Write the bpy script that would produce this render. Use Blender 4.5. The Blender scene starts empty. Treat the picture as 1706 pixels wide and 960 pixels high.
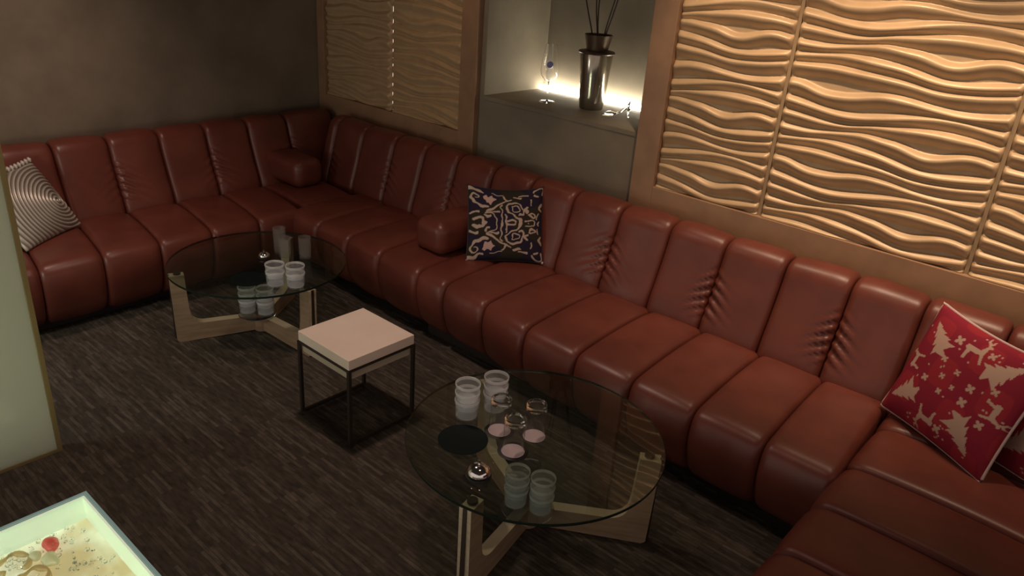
import bpy, bmesh, math, random
import numpy as np
from mathutils import Vector, Matrix
random.seed(7); np.random.seed(7)
S = bpy.context.scene
COL = S.collection
PI = math.pi

# ------------------------------------------------------------------ camera, world, lights, exposure
cam_d = bpy.data.cameras.new('camera'); cam = bpy.data.objects.new('camera', cam_d); COL.objects.link(cam)
cam_d.sensor_width = 36.0; cam_d.lens = 1284.9 / 1706 * 36; cam_d.clip_start = .05
yaw, pit, rol = math.radians(129.94), math.radians(24.12), math.radians(4.37)
cf = Vector((math.cos(pit)*math.cos(yaw), math.cos(pit)*math.sin(yaw), -math.sin(pit)))
cr = Vector((math.sin(yaw), -math.cos(yaw), 0)); cu = cr.cross(cf)
R_ = cr*math.cos(rol) + cu*math.sin(rol); U_ = cu*math.cos(rol) - cr*math.sin(rol)
m = Matrix((R_, U_, -cf)).transposed().to_4x4(); m.translation = Vector((0, 0, 2.13)); cam.matrix_world = m
S.camera = cam

w = bpy.data.worlds.new('world'); S.world = w; w.use_nodes = True
w.node_tree.nodes['Background'].inputs[0].default_value = (1.0, .81, .70, 1)
w.node_tree.nodes['Background'].inputs[1].default_value = .36
S.cycles.transparent_max_bounces = 40
S.view_settings.view_transform = 'Standard'; S.view_settings.look = 'None'
S.view_settings.exposure = 0.55; S.view_settings.gamma = 1.0; S.view_settings.use_curve_mapping = False

def spot(name, loc, target, power, color, angle=100, blend=.8, size=.05):
    d = bpy.data.lights.new(name, 'SPOT'); o = bpy.data.objects.new(name, d); COL.objects.link(o)
    d.energy = power; d.color = color; d.spot_size = math.radians(angle); d.spot_blend = blend; d.shadow_soft_size = size
    o.location = loc; o.rotation_euler = (Vector(target) - Vector(loc)).to_track_quat('-Z', 'Y').to_euler()
    return o
WARM = (1.0, .71, .48)
# recessed ceiling downlights washing the wave panels, the sofa and the stool
for x_, p_ in ((0.25, 34), (-0.40, 51), (-1.10, 51), (-1.80, 40)):
    spot('downlight', (x_, 3.17, 2.72), (x_, 3.70, 0.80), p_, WARM, 73, 1, .02)
spot('downlight', (-3.55, 3.10, 2.72), (-3.7, 3.70, 0.60), 6, (1.0, .62, .36), 80, 1, .02)
spot('downlight', (-2.60, 1.90, 2.70), (-2.55, 1.90, 0.0), 48, (1, .72, .58), 105, 1, .08)
spot('downlight', (-1.10, 1.70, 2.70), (-1.4, 2.40, 0.0), 8, (1, .70, .56), 110, 1, .10)
spot('downlight', (-3.90, 1.30, 2.70), (-5.0, 1.35, 0.6), 48, (1, .72, .58), 88, 1, .08)
# added unseen point light that backlights the frosted partition and the left sofa
pl = bpy.data.lights.new('pane_backlight', 'POINT'); plo = bpy.data.objects.new('pane_backlight', pl); COL.objects.link(plo)
pl.energy = 10; pl.color = (.97, 1.0, .86); pl.shadow_soft_size = .15; plo.location = (-3.65, .10, .95)

# ------------------------------------------------------------------ material helpers
def mat(name, color=(.5,.5,.5), rough=.5, metal=0, spec=.5, **kw):
    M = bpy.data.materials.new(name); M.use_nodes = True
    b = M.node_tree.nodes['Principled BSDF']
    b.inputs['Base Color'].default_value = (*color, 1); b.inputs['Roughness'].default_value = rough
    b.inputs['Metallic'].default_value = metal; b.inputs['Specular IOR Level'].default_value = spec
    for k, v in kw.items():
        b.inputs[k].default_value = v
    return M
def nd(M, typ, **kw):
    n = M.node_tree.nodes.new(typ)
    for k, v in kw.items(): setattr(n, k, v)
    return n
def lk(M, a, b): M.node_tree.links.new(a, b)
def bs(M): return M.node_tree.nodes['Principled BSDF']
def noise_color(M, c1, c2, scale=8, detail=4, coords='Object', stretch=(1,1,1), lo=.35, hi=.65):
    tc = nd(M, 'ShaderNodeTexCoord'); mp = nd(M, 'ShaderNodeMapping'); mp.inputs['Scale'].default_value = stretch
    n = nd(M, 'ShaderNodeTexNoise'); n.inputs['Scale'].default_value = scale; n.inputs['Detail'].default_value = detail
    r = nd(M, 'ShaderNodeValToRGB')
    r.color_ramp.elements[0].color = (*c1, 1); r.color_ramp.elements[1].color = (*c2, 1)
    r.color_ramp.elements[0].position = lo; r.color_ramp.elements[1].position = hi
    lk(M, tc.outputs[coords], mp.inputs[0]); lk(M, mp.outputs[0], n.inputs['Vector']); lk(M, n.outputs['Fac'], r.inputs[0])
    lk(M, r.outputs[0], bs(M).inputs['Base Color'])
    return n, mp
def bump(M, scale, strength, dist=.005, detail=3, stretch=(1,1,1)):
    tc = nd(M, 'ShaderNodeTexCoord'); mp = nd(M, 'ShaderNodeMapping'); mp.inputs['Scale'].default_value = stretch
    n = nd(M, 'ShaderNodeTexNoise'); n.inputs['Scale'].default_value = scale; n.inputs['Detail'].default_value = detail
    b = nd(M, 'ShaderNodeBump'); b.inputs['Strength'].default_value = strength; b.inputs['Distance'].default_value = dist
    lk(M, tc.outputs['Object'], mp.inputs[0]); lk(M, mp.outputs[0], n.inputs['Vector'])
    lk(M, n.outputs['Fac'], b.inputs['Height']); lk(M, b.outputs[0], bs(M).inputs['Normal'])
def attr_color(M, name='col'):
    a = nd(M, 'ShaderNodeAttribute'); a.attribute_name = name; lk(M, a.outputs['Color'], bs(M).inputs['Base Color'])
def clear(name, tint=(.95,.97,.95), ior=1.45, milk=0.0, milk_color=(.9,.9,.9), rough=.02):
    """thin clear glass / plastic: transparent + fresnel reflection, optionally milky"""
    M = bpy.data.materials.new(name); M.use_nodes = True; nt = M.node_tree; nt.nodes.clear()
    out = nt.nodes.new('ShaderNodeOutputMaterial'); t = nt.nodes.new('ShaderNodeBsdfTransparent'); t.inputs[0].default_value = (*tint, 1)
    g = nt.nodes.new('ShaderNodeBsdfGlossy'); g.inputs['Roughness'].default_value = rough
    f = nt.nodes.new('ShaderNodeFresnel'); f.inputs['IOR'].default_value = ior
    mx = nt.nodes.new('ShaderNodeMixShader'); base = t.outputs[0]
    if milk > 0:
        d = nt.nodes.new('ShaderNodeBsdfDiffuse'); d.inputs[0].default_value = (*milk_color, 1)
        tl = nt.nodes.new('ShaderNodeBsdfTranslucent'); tl.inputs[0].default_value = (*milk_color, 1)
        dm = nt.nodes.new('ShaderNodeMixShader'); dm.inputs[0].default_value = .5
        nt.links.new(d.outputs[0], dm.inputs[1]); nt.links.new(tl.outputs[0], dm.inputs[2])
        m2 = nt.nodes.new('ShaderNodeMixShader'); m2.inputs[0].default_value = milk
        nt.links.new(base, m2.inputs[1]); nt.links.new(dm.outputs[0], m2.inputs[2]); base = m2.outputs[0]
    ge = nt.nodes.new('ShaderNodeNewGeometry'); sb = nt.nodes.new('ShaderNodeMath'); sb.operation = 'SUBTRACT'; sb.inputs[0].default_value = 1
    mu = nt.nodes.new('ShaderNodeMath'); mu.operation = 'MULTIPLY'     # reflect on the outer side of each surface only
    nt.links.new(ge.outputs['Backfacing'], sb.inputs[1]); nt.links.new(f.outputs[0], mu.inputs[0]); nt.links.new(sb.outputs[0], mu.inputs[1])
    nt.links.new(mu.outputs[0], mx.inputs[0]); nt.links.new(base, mx.inputs[1]); nt.links.new(g.outputs[0], mx.inputs[2])
    nt.links.new(mx.outputs[0], out.inputs[0])
    return M
def emit(name, color, strength):
    M = mat(name, color, .5); b = bs(M); b.inputs['Emission Color'].default_value = (*color, 1); b.inputs['Emission Strength'].default_value = strength
    return M

LEATHER = mat('red_brown_leather', (.21, .052, .030), .38, spec=.5)
noise_color(LEATHER, (.122, .031, .021), (.160, .042, .028), 5, 3)
bump(LEATHER, 160, .10, .002)
SOFA_BASE = mat('sofa_base', (.02, .012, .01), .8)
CARPET = mat('striped_carpet', (.05,.04,.03), .95, spec=.1)
def carpet_nodes(M):
    tc = nd(M, 'ShaderNodeTexCoord')
    br = nd(M, 'ShaderNodeTexBrick'); br.offset = .37; br.offset_frequency = 2
    br.inputs['Color1'].default_value = (.062, .053, .044, 1); br.inputs['Color2'].default_value = (.142, .121, .100, 1); br.inputs['Mortar'].default_value = (.060, .051, .042, 1)
    br.inputs['Scale'].default_value = 1; br.inputs['Mortar Size'].default_value = .0015; br.inputs['Brick Width'].default_value = .17; br.inputs['Row Height'].default_value = .017
    br.inputs['Bias'].default_value = -.35
    n = nd(M, 'ShaderNodeTexNoise'); n.inputs['Scale'].default_value = 60; n.inputs['Detail'].default_value = 5
    mp = nd(M, 'ShaderNodeMapping'); mp.inputs['Scale'].default_value = (.25, 1, 1)
    mx = nd(M, 'ShaderNodeMixRGB'); mx.blend_type = 'MULTIPLY'; mx.inputs[0].default_value = .75
    r = nd(M, 'ShaderNodeValToRGB'); r.color_ramp.elements[0].position = .3; r.color_ramp.elements[1].position = .7
    r.color_ramp.elements[0].color = (.45,.45,.45,1); r.color_ramp.elements[1].color = (1.35,1.3,1.25,1)
    lk(M, tc.outputs['Object'], br.inputs['Vector']); lk(M, tc.outputs['Object'], mp.inputs[0]); lk(M, mp.outputs[0], n.inputs['Vector'])
    lk(M, n.outputs['Fac'], r.inputs[0]); lk(M, br.outputs['Color'], mx.inputs[1]); lk(M, r.outputs[0], mx.inputs[2])
    lk(M, mx.outputs[0], bs(M).inputs['Base Color'])
    b = nd(M, 'ShaderNodeBump'); b.inputs['Strength'].default_value = .5; b.inputs['Distance'].default_value = .004
    lk(M, n.outputs['Fac'], b.inputs['Height']); lk(M, b.outputs[0], bs(M).inputs['Normal'])
carpet_nodes(CARPET)
WALL_DARK = mat('dark_suede_wall', (.12,.10,.08), .9, spec=.15)
noise_color(WALL_DARK, (.170,.136,.102), (.220,.176,.132), 3.5, 8); bump(WALL_DARK, 45, .25, .003, 6)
WALL_NICHE = mat('taupe_plaster', (.25,.215,.16), .8, spec=.2)
noise_color(WALL_NICHE, (.215,.18,.135), (.275,.235,.175), 3, 5)
CEIL = mat('dark_ceiling', (.06,.05,.045), .9)
GOLD = mat('bronze_gold_paint', (.55,.40,.25), .42, .12, spec=.5); noise_color(GOLD, (.52,.365,.21), (.57,.405,.24), 14, 4)
FRAME = mat('bronze_frame_paint', (.33,.185,.095), .5, spec=.4); noise_color(FRAME, (.30,.178,.105), (.355,.212,.126), 9, 4)
SEAMM = mat('seam_filler', (.33,.23,.13), .6)
WOOD = mat('pale_sycamore_veneer', (.50,.42,.30), .45); noise_color(WOOD, (.45,.375,.26), (.56,.47,.34), 6, 5, stretch=(1,1,9))
WOOD_SIDE = mat('shaded_veneer_face', (.20,.115,.062), .45); noise_color(WOOD_SIDE, (.27,.185,.115), (.36,.255,.165), 7, 5, stretch=(1,1,7))  # same pale wood as the edges, shade of the sides put into the colour
DARKCORE = mat('dark_laminate_core', (.035,.022,.014), .5)
GLASS = clear('table_glass', (.82,.87,.82), 1.8)
GLASS_EDGE = mat('dark_green_glass_edge', (.012,.02,.015), .15)
TUMBLER = clear('frosted_plastic', (.96,.97,.97), 1.5, .16, (.95,.97,1.0), .12)
TUMBLER_BASE = clear('frosted_plastic_base', (.96,.97,.97), 1.6, .5, (.95,.97,1.0), .12)
TUMBLER_RIM = clear('frosted_plastic_rim', (.93,.94,.94), 1.9, .55, (1,1,1), .10)
CLEARG = clear('clear_tumbler_glass', (.97,.97,.96), 1.5, .008, (.8,.8,.8), .06)
CLEARB = mat('thick_glass_base', (1,1,1), .06, **{'Transmission Weight': 1.0, 'IOR': 1.5})
PAPER = mat('pinkish_paper', (.66,.55,.60), .8)
BLACKC = mat('black_coaster', (.012,.012,.011), .6)
BLACKP = mat('black_green_plate', (.006,.011,.011), .6, spec=.1)
CHROME = mat('chrome', (.85,.83,.82), .08, 1)
BLACKM = mat('black_metal', (.075,.06,.05), .42, .7)
CREAM = mat('cream_lacquer', (.86,.74,.63), .35); noise_color(CREAM, (.84,.71,.60), (.88,.765,.655), 5, 3)
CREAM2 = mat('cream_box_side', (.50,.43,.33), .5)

# ------------------------------------------------------------------ object helpers
def link(name, me, M=None, parent=None, smooth=False):
    o = bpy.data.objects.new(name, me); COL.objects.link(o)
    if M is not None and len(me.materials) == 0: me.materials.append(M)
    if parent is not None: o.parent = parent
    if smooth:
        for p in me.polygons: p.use_smooth = True
    return o
def frombm(name, bm, M, parent=None, smooth=False):
    me = bpy.data.meshes.new(name); bmesh.ops.recalc_face_normals(bm, faces=bm.faces[:]); bm.to_mesh(me); bm.free()
    return link(name, me, M, parent, smooth)
def frompy(name, V, Fc, M, parent=None, smooth=False):
    me = bpy.data.meshes.new(name); me.from_pydata([tuple(v) for v in V], [], [tuple(f) for f in Fc]); me.update()
    return link(name, me, M, parent, smooth)
def bm_box(bm, lo, hi, bev=0, seg=2):
    r = bmesh.ops.create_cube(bm, size=1); vs = r['verts']
    for v in vs:
        v.co = Vector([lo[i] + (v.co[i]+.5)*(hi[i]-lo[i]) for i in range(3)])
    if bev:
        es = list({e for v in vs for e in v.link_edges}); bmesh.ops.bevel(bm, geom=es, offset=bev, segments=seg, affect='EDGES', profile=.5)
def box(name, lo, hi, M, parent=None, bev=0, seg=2):
    bm = bmesh.new(); bm_box(bm, lo, hi, bev, seg); return frombm(name, bm, M, parent)
def lathe_data(prof, n=40):
    V, Fc = [], []; k = len(prof)
    for i in range(n):
        a = 2*PI*i/n
        for r, z in prof: V.append((r*math.cos(a), r*math.sin(a), z))
    for i in range(n):
        j = (i+1) % n
        for t in range(k-1): Fc.append((i*k+t, j*k+t, j*k+t+1, i*k+t+1))
    return V, Fc
def lathe(name, prof, M, parent=None, n=40, loc=(0,0,0), smooth=True):
    V, Fc = lathe_data(prof, n); me = bpy.data.meshes.new(name); me.from_pydata(V, [], Fc)
    bm = bmesh.new(); bm.from_mesh(me); bmesh.ops.remove_doubles(bm, verts=bm.verts[:], dist=1e-6); bmesh.ops.recalc_face_normals(bm, faces=bm.faces[:]); bm.to_mesh(me); bm.free()
    o = link(name, me, M, parent, smooth); o.location = loc
    if smooth: me.set_sharp_from_angle(angle=math.radians(40))
    return o
def tube(name, pts, r, M, parent=None, n=10, closed=False):
    pts = [Vector(p) for p in pts]; N = len(pts); V, Fc = [], []
    rr = r if isinstance(r, (list, tuple)) else [r]*N
    up = Vector((.13, .27, .95)).normalized()
    for i, p in enumerate(pts):
        t = (pts[(i+1) % N] - pts[i-1]) if closed else (pts[min(i+1, N-1)] - pts[max(i-1, 0)])
        t.normalize(); a = t.cross(up).normalized(); b = a.cross(t)
        for k in range(n):
            an = 2*PI*k/n; V.append(p + (a*math.cos(an) + b*math.sin(an))*rr[i])
    for i in range(N if closed else N-1):
        j = (i+1) % N
        for k in range(n): Fc.append((i*n+k, i*n+(k+1) % n, j*n+(k+1) % n, j*n+k))
    if not closed: Fc.append(tuple(range(n-1, -1, -1))); Fc.append(tuple(range((N-1)*n, N*n)))
    bm = bmesh.new(); vs = [bm.verts.new(v) for v in V]
    for f in Fc: bm.faces.new([vs[i] for i in f])
    return frombm(name, bm, M, parent, True)
def empty(name, loc=(0,0,0), rz=0):
    o = bpy.data.objects.new(name, None); COL.objects.link(o); o.location = loc; o.rotation_euler = (0,0,rz); o.empty_display_size = .1
    return o
def tag(o, label, cat, group=None):
    o['label'] = label; o['category'] = cat
    if group: o['group'] = group
    return o
def struct(o): o['kind'] = 'structure'; return o
def copy_tree(o, parent=None):
    c = o.copy(); COL.objects.link(c); c.parent = parent
    for ch in o.children: copy_tree(ch, c)
    return c
def extrude_poly(name, pts2, t, M, parent=None, bev=0, mats=None):
    """2D outline (a,z) extruded +-t/2 along local y"""
    bm = bmesh.new(); f0 = [bm.verts.new((a, -t/2, z)) for a, z in pts2]; f1 = [bm.verts.new((a, t/2, z)) for a, z in pts2]; n = len(pts2)
    A = bm.faces.new(f0); B = bm.faces.new(f1[::-1])
    for i in range(n):
        f = bm.faces.new([f0[i], f1[i], f1[(i+1) % n], f0[(i+1) % n]])
    if mats:
        A.material_index = 1; B.material_index = 1
    o = frombm(name, bm, M, parent)
    if mats: o.data.materials.append(mats)
    return o

# ------------------------------------------------------------------ the room
LX0, LX1, LY0, LY1 = -2.812, -1.75, -.35, .803     # opening of the light box let into the floor
def floor_():
    bm = bmesh.new()
    for lo, hi in (((-6.2,-1.6), (LX0,4.6)), ((LX1,-1.6), (2.4,4.6)), ((LX0,-1.6), (LX1,LY0)), ((LX0,LY1), (LX1,4.6))): bm_box(bm, (*lo,-.2), (*hi,0))
    return struct(frombm('floor', bm, CARPET))
floor_()
wl = struct(box('wall_left', (-5.42, -1.6, 0), (-5.22, 4.6, 2.75), WALL_DARK))
ceil = struct(box('ceiling', (-5.42, -1.6, 2.75), (2.4, 4.6, 2.85), CEIL))
WY = 3.715           # face of the wall behind the sofa
NX0, NX1, NZ = -3.47, -2.10, 1.21
def wall_right():
    bm = bmesh.new()
    bm_box(bm, (-5.22, WY, 0), (NX0, 3.86, 2.75)); bm_box(bm, (NX1, WY, 0), (2.4, 3.86, 2.75))
    bm_box(bm, (NX0, WY, 0), (NX1, 3.86, NZ-.03)); bm_box(bm, (NX0, WY, 2.45), (NX1, 3.86, 2.75))
    o = struct(frombm('wall_right', bm, WALL_NICHE))
    box('niche_back', (NX0-.03, 4.325, NZ-.1), (NX1+.03, 4.37, 2.5), WALL_NICHE, o)
    box('niche_side', (NX0-.06, 3.86, NZ-.1), (NX0, 4.325, 2.5), WALL_NICHE, o)
    box('niche_side', (NX1, 3.86, NZ-.1), (NX1+.06, 4.325, 2.5), WALL_NICHE, o)
    box('niche_top', (NX0-.06, 3.86, 2.45), (NX1+.06, 4.36, 2.5), WALL_NICHE, o)
    box('niche_shelf', (NX0, WY-.004, NZ-.03), (NX1, 4.255, NZ), WALL_NICHE, o, .004)
    return o
wall_right()
LED = emit('led_strip_light', (1.0, .93, .76), 17)
led = empty('led_strip', (-2.8, 4.28, NZ-.005))
box('led_channel', (NX0+.02+2.8, -.02, -.02), (NX1-.02+2.8, .018, 0.0), WALL_NICHE, led)
box('diffuser', (NX0+.02+2.8, -.018, 0.0), (NX1-.02+2.8, .017, .034), LED, led)
tag(led, 'glowing white light strip along the back edge of the niche shelf', 'light strip')

# ------------------------------------------------------------------ wave relief panels
RID = np.array([
 [1.618,1.617,1.595,1.588,1.595,1.612,1.620,1.615,1.604,1.595,1.595,1.605,1.618],
 [1.546,1.536,1.524,1.513,1.510,1.518,1.533,1.549,1.563,1.570,1.567,1.556,1.546],
 [1.484,1.478,1.469,1.463,1.466,1.480,1.490,1.497,1.502,1.502,1.499,1.494,1.484],
 [1.417,1.409,1.410,1.422,1.434,1.440,1.431,1.420,1.399,1.400,1.424,1.432,1.417],
 [1.357,1.367,1.376,1.381,1.376,1.367,1.359,1.343,1.328,1.325,1.332,1.344,1.357],
 [1.315,1.319,1.322,1.321,1.316,1.312,1.306,1.297,1.286,1.286,1.292,1.303,1.315]])
TW = .97
def ridge_z(x_tile):
    """crest heights (many ridges, top to bottom) at positions within the tile"""
    k = np.arange(13)/12.0; t = (x_tile / TW) % 1.0
    # smooth periodic interpolation
    out = []
    for row in RID:
        c = np.fft.rfft(row[:12]); ph = np.exp(2j*PI*np.outer(t, np.arange(len(c)))); wgt = np.ones(len(c)); wgt[1:] = 2; wgt[-1] = 1
        out.append((ph * (c*wgt)).real.sum(1)/12)
    out = np.array(out); rows = []
    for mrep in (3, 2, 1): rows += [r + .365*mrep + .022 for r in out]
    for mrep in (0, 1, 2): rows += [r - .365*mrep for r in out]
    return np.array(rows) - .004
def wave_panel(name, x0, x1, tile0, z0, z1, yb, parent):
    nx = max(12, int((x1-x0)/.0085)); nz = int((z1-z0)/.0042)
    xs = np.linspace(x0, x1, nx); zs = np.linspace(z0, z1, nz)
    RZ = ridge_z(xs - tile0)                       # (n, nx) descending
    H = np.zeros((nx, nz))
    for i in range(nx):
        cz = RZ[:, i][::-1]                        # ascending
        gap = np.diff(cz); up_len = np.minimum(gap*.36, .026); dn_len = np.minimum(gap*.64, .048)
        amp = np.zeros(len(cz)); g2 = np.concatenate([[gap[0]], gap]); g3 = np.concatenate([gap, [gap[-1]]])
        amp = np.clip(.44*np.minimum((np.minimum(g2, .08)+np.minimum(g3, .08))/2, .075), .006, .030)
        idx = np.clip(np.searchsorted(cz, zs)-1, 0, len(gap)-1)
        lo = zs - cz[idx]; hi = cz[idx+1] - zs
        a = np.clip(lo/up_len[idx], 0, 1); b = np.clip(hi/dn_len[idx], 0, 1)      # above a crest: short lit slope; below it: long rolled underside
        ha = amp[idx]*(.75*(1-a**1.7) + .25*(np.cos(PI*a)+1)/2); hb = amp[idx+1]*(.7*(1-b**2.0) + .3*(np.cos(PI*b)+1)/2)
        H[i] = np.maximum(ha, hb)
    e = np.clip(np.minimum(xs-x0, x1-xs)/.012, 0, 1)[:, None]; H = H*(.25+.75*e)
    V = [(xs[i], yb - .004 - H[i, j], zs[j]) for i in range(nx) for j in range(nz)]
    Fc = [(i*nz+j, (i+1)*nz+j, (i+1)*nz+j+1, i*nz+j+1) for i in range(nx-1) for j in range(nz-1)]
    # back and rim so the panel has thickness
    nb = len(V); rim = [i*nz for i in range(nx)] + [(nx-1)*nz+j for j in range(1, nz)] + [i*nz+nz-1 for i in range(nx-2, -1, -1)] + [j for j in range(nz-2, 0, -1)]
    for q in rim: V.append((V[q][0], yb, V[q][2]))
    n = len(rim)
    for q in range(n): Fc.append((rim[q], nb+q, nb+(q+1) % n, rim[(q+1) % n]))
    Fc.append(tuple(range(nb+n-1, nb-1, -1)))
    return frompy(name, V, Fc, GOLD, parent, True)
FZ0, FZ1, PZ0, PZ1 = .60, 2.40, .945, 2.30
YF = 3.668           # front face of the bronze frames
def frame_unit(xa, xb, stile_l, stile_r, cols, label):
    """xa..xb inner opening; cols = [(x0,x1,tile0)]"""
    o = empty('wave_wall_panel', ((xa+xb)/2, WY, .9)); cx = (xa+xb)/2
    sh = lambda p: (p[0]-cx, p[1]-WY, p[2]-.9)
    def part(n, lo, hi, M, bev=.003): return box(n, sh(lo), sh(hi), M, o, bev)
    part('frame_stile', (xa-stile_l, YF, FZ0), (xa, WY, FZ1), FRAME); part('frame_stile', (xb, YF, FZ0), (xb+stile_r, WY, FZ1), FRAME)
    part('frame_rail', (xa, YF+.0005, FZ0), (xb, WY, PZ0), FRAME); part('frame_rail', (xa, YF+.0005, PZ1), (xb, WY, FZ1), FRAME)
    part('backing_board', (xa, WY-.008, PZ0), (xb, WY, PZ1), SEAMM, 0)
    for x0, x1, t0 in cols:
        p = wave_panel('wave_panel', x0, x1, t0, PZ0+.001, PZ1-.001, WY-.008, o); p.data.transform(Matrix.Translation((-cx, -WY, -.9)))
    tag(o, label, 'wall panel', 'wave relief wall panels in bronze frames')
    return o, cx
big, bcx = frame_unit(-2.112, .75, .145, .14, [(-2.110, -1.499, -1.489-TW), (-1.481, -.529, -1.489), (-.511, .44, -1.489+TW), (.458, .748, -1.489+2*TW)],
           'bright golden wave relief panel right of the niche')
for x in (-1.490, -.520, .449):
    box('seam_strip', (x-.0085-bcx, -.020, PZ0-.9), (x+.0085-bcx, -.009, PZ1-.9), SEAMM, big)
small, scx = frame_unit(-5.13, -3.655, .085, .145, [(-5.128, -4.373, -4.365-TW), (-4.357, -3.657, -4.365)],
           'dim bronze wave relief panel left of the niche by the room corner')
SEAML = emit('seam_glint_glow', (1.0, .82, .74), .75)  # added glowing strip, stands in for light glints along the seam
sl = box('seam_glint', (-4.3665-scx, -.0095, PZ0-.89), (-4.3635-scx, -.0085, PZ1-.91), SEAML, small)
# added gold blocks that break the glowing strip into glint-like dashes
zz = PZ0 + .02; k = 0
RC = ridge_z(np.array([0.0]))[:, 0]
for i, zc in enumerate(RC):
    if PZ0+.01 < zc < PZ1-.03:
        box('glint_break', (-4.3725-scx, -.019, zc-.030-.9), (-4.3575-scx, -.009, zc-.004-.9), GOLD, small)

# ------------------------------------------------------------------ channel sofa
def smooth_closed(pts, n, it=3):
    P = [np.array(p, float) for p in pts]
    for _ in range(it):
        Q = []
        for i in range(len(P)):
            a, b = P[i], P[(i+1) % len(P)]; Q += [a*.75+b*.25, a*.25+b*.75]
        P = Q
    P = np.array(P); Lp = np.vstack([P, P[:1]]); d = np.r_[0, np.cumsum(np.linalg.norm(np.diff(Lp, axis=0), axis=1))]
    s = np.linspace(0, d[-1], n, endpoint=False)
    return np.c_[np.interp(s, d, Lp[:, 0]), np.interp(s, d, Lp[:, 1])]
# profiles: (d, z), d = distance out from the wall
SEAT_P = [(.30,.20), (.34,.40), (.42,.425), (.70,.440), (.98,.435), (1.085,.425), (1.120,.36), (1.125,.26), (1.075,.11), (.99,.045), (.80,.035), (.40,.035)]
BACK_P = [(.03,.30), (.025,.72), (.05,.835), (.16,.870), (.245,.835), (.275,.72), (.335,.56), (.385,.45), (.40,.36), (.36,.30)]
SEAT_P = smooth_closed(SEAT_P, 84, 2); BACK_P = smooth_closed(BACK_P, 110, 2)
def normals2(P):
    T = np.roll(P, -1, 0) - np.roll(P, 1, 0); N = np.c_[T[:, 1], -T[:, 0]]; N /= np.linalg.norm(N, axis=1)[:, None]
    c = P.mean(0)
    if ((P-c)*N).sum() < 0: N = -N
    return N
def cushion(name, prof, u0, u1, mapf, parent, nu=26, rnd=.032, crown=.010, wl=0, wr=0, shear=0, seed=0):
    """solid channel cushion from u0 to u1 along the wall; wl / wr = gathered wrinkles at the low / high seam"""
    N = normals2(prof); n = len(prof); hw = (u1-u0)/2; rng = random.Random(seed)
    t = np.linspace(-1, 1, nu); t = np.sign(t)*(1-(1-np.abs(t))**1.5)   # denser at the seams
    V = []
    zf = prof[:, 1]; front = (N[:, 0] > .25)
    ph = rng.uniform(0, 6); lump = rng.uniform(-.004, .004)
    for a in t:
        dist = hw*(1-abs(a)); q = max(0, 1-dist/rnd)
        ins = rnd*.85*(1-math.sqrt(max(0, 1-q*q))) + crown*abs(a)**3 + lump*math.cos(a*2.2+ph)
        dsp = -ins*np.ones(n)
        for side, on in ((-1, wl), (1, wr)):
            if on:
                dd = hw*(1-side*a)          # distance from that seam
                hgt = np.clip((zf-.44)/.30, 0, 1); win = np.sin(PI*np.clip((zf-.455)/.27, 0, 1))**.7 * front
                wid = .040 + .095*(1-hgt)
                env = np.exp(-(dd/wid)**2) * win
                wob = .35*math.sin(7*a+ph)
                wv = np.sin(2*PI*(zf + .55*dd)/.047 + ph + wob*np.sin(zf*31))
                dsp += on*env*(.0165*np.maximum(wv, -.5) - .004*np.exp(-(dd/.03)**2))
        P = prof + N*dsp[:, None]
        uu = (u0+u1)/2 + a*hw
        for d, z in P: V.append(mapf(uu + shear*(d-.4), d, z))
    Fc = [(i*n+j, i*n+(j+1) % n, (i+1)*n+(j+1) % n, (i+1)*n+j) for i in range(nu-1) for j in range(n)]
    Fc.append(tuple(range(n))); Fc.append(tuple(range((nu-1)*n+n-1, (nu-1)*n-1, -1)))
    me = bpy.data.meshes.new(name); me.from_pydata(V, [], Fc)
    bm = bmesh.new(); bm.from_mesh(me); bmesh.ops.recalc_face_normals(bm, faces=bm.faces[:]); bm.to_mesh(me); bm.free()
    return link(name, me, LEATHER, parent, True)
def yoff(x, d):
    a = np.interp(x, [-4.2, -2.5, -2.05, -1.2], [.13, .085, .02, 0.0])
    return a*np.clip((d-.28)/.5, 0, 1)
mapA = lambda u, d, z: (u, 3.687 - d + yoff(u, d), z)
mapB = lambda u, d, z: (-5.195 + d*.985 + max(0, d-.4)*-.10, u, z)
mapC = lambda u, d, z: (.575 - d*1.03, u, z)
def arm(name, cx, cy, lx, ly, z0, z1, parent):
    bm = bmesh.new(); bm_box(bm, (cx-lx/2, cy-ly/2, z0), (cx+lx/2, cy+ly/2, z1), .062, 6)
    for v in bm.verts:       # soften: slight bulge
        f = (v.co.z-z0)/(z1-z0); v.co.z += .012*math.cos((v.co.x-cx)/lx*PI)*f
    return frombm(name, bm, LEATHER, parent, True)
def plinth(parent, lo, hi): return box('base', lo, hi, SOFA_BASE, parent, .01)

sB = empty('channel_sofa', (0,0,0))
seB = [.33+.319*i for i in range(10)]     # .33 ... 3.20
for i in range(9):
    a, b = seB[i], seB[i+1]
    cushion('seat_cushion', SEAT_P, a, b if i < 8 else 3.285, mapB, sB, shear=-.14 if i < 8 else -.07, seed=i)
    cushion('back_cushion', BACK_P, a+.003, b-.003, mapB, sB, nu=38, wl=(1.25 if i in (3, 5, 7) else 0), wr=(.35 if i in (4, 6, 8) else 0), seed=20+i)
cushion('back_cushion', BACK_P, 3.204, 3.60, mapB, sB, nu=38, wl=.9, seed=33)
arm('armrest', -4.745, 3.085, .47, .235, .436, .63, sB)
plinth(sB, (-5.15, .35, 0), (-4.33, 3.1, .09))
tag(sB, 'red-brown leather channel sofa along the dark left wall', 'sofa', 'red-brown leather channel sofas')

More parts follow.
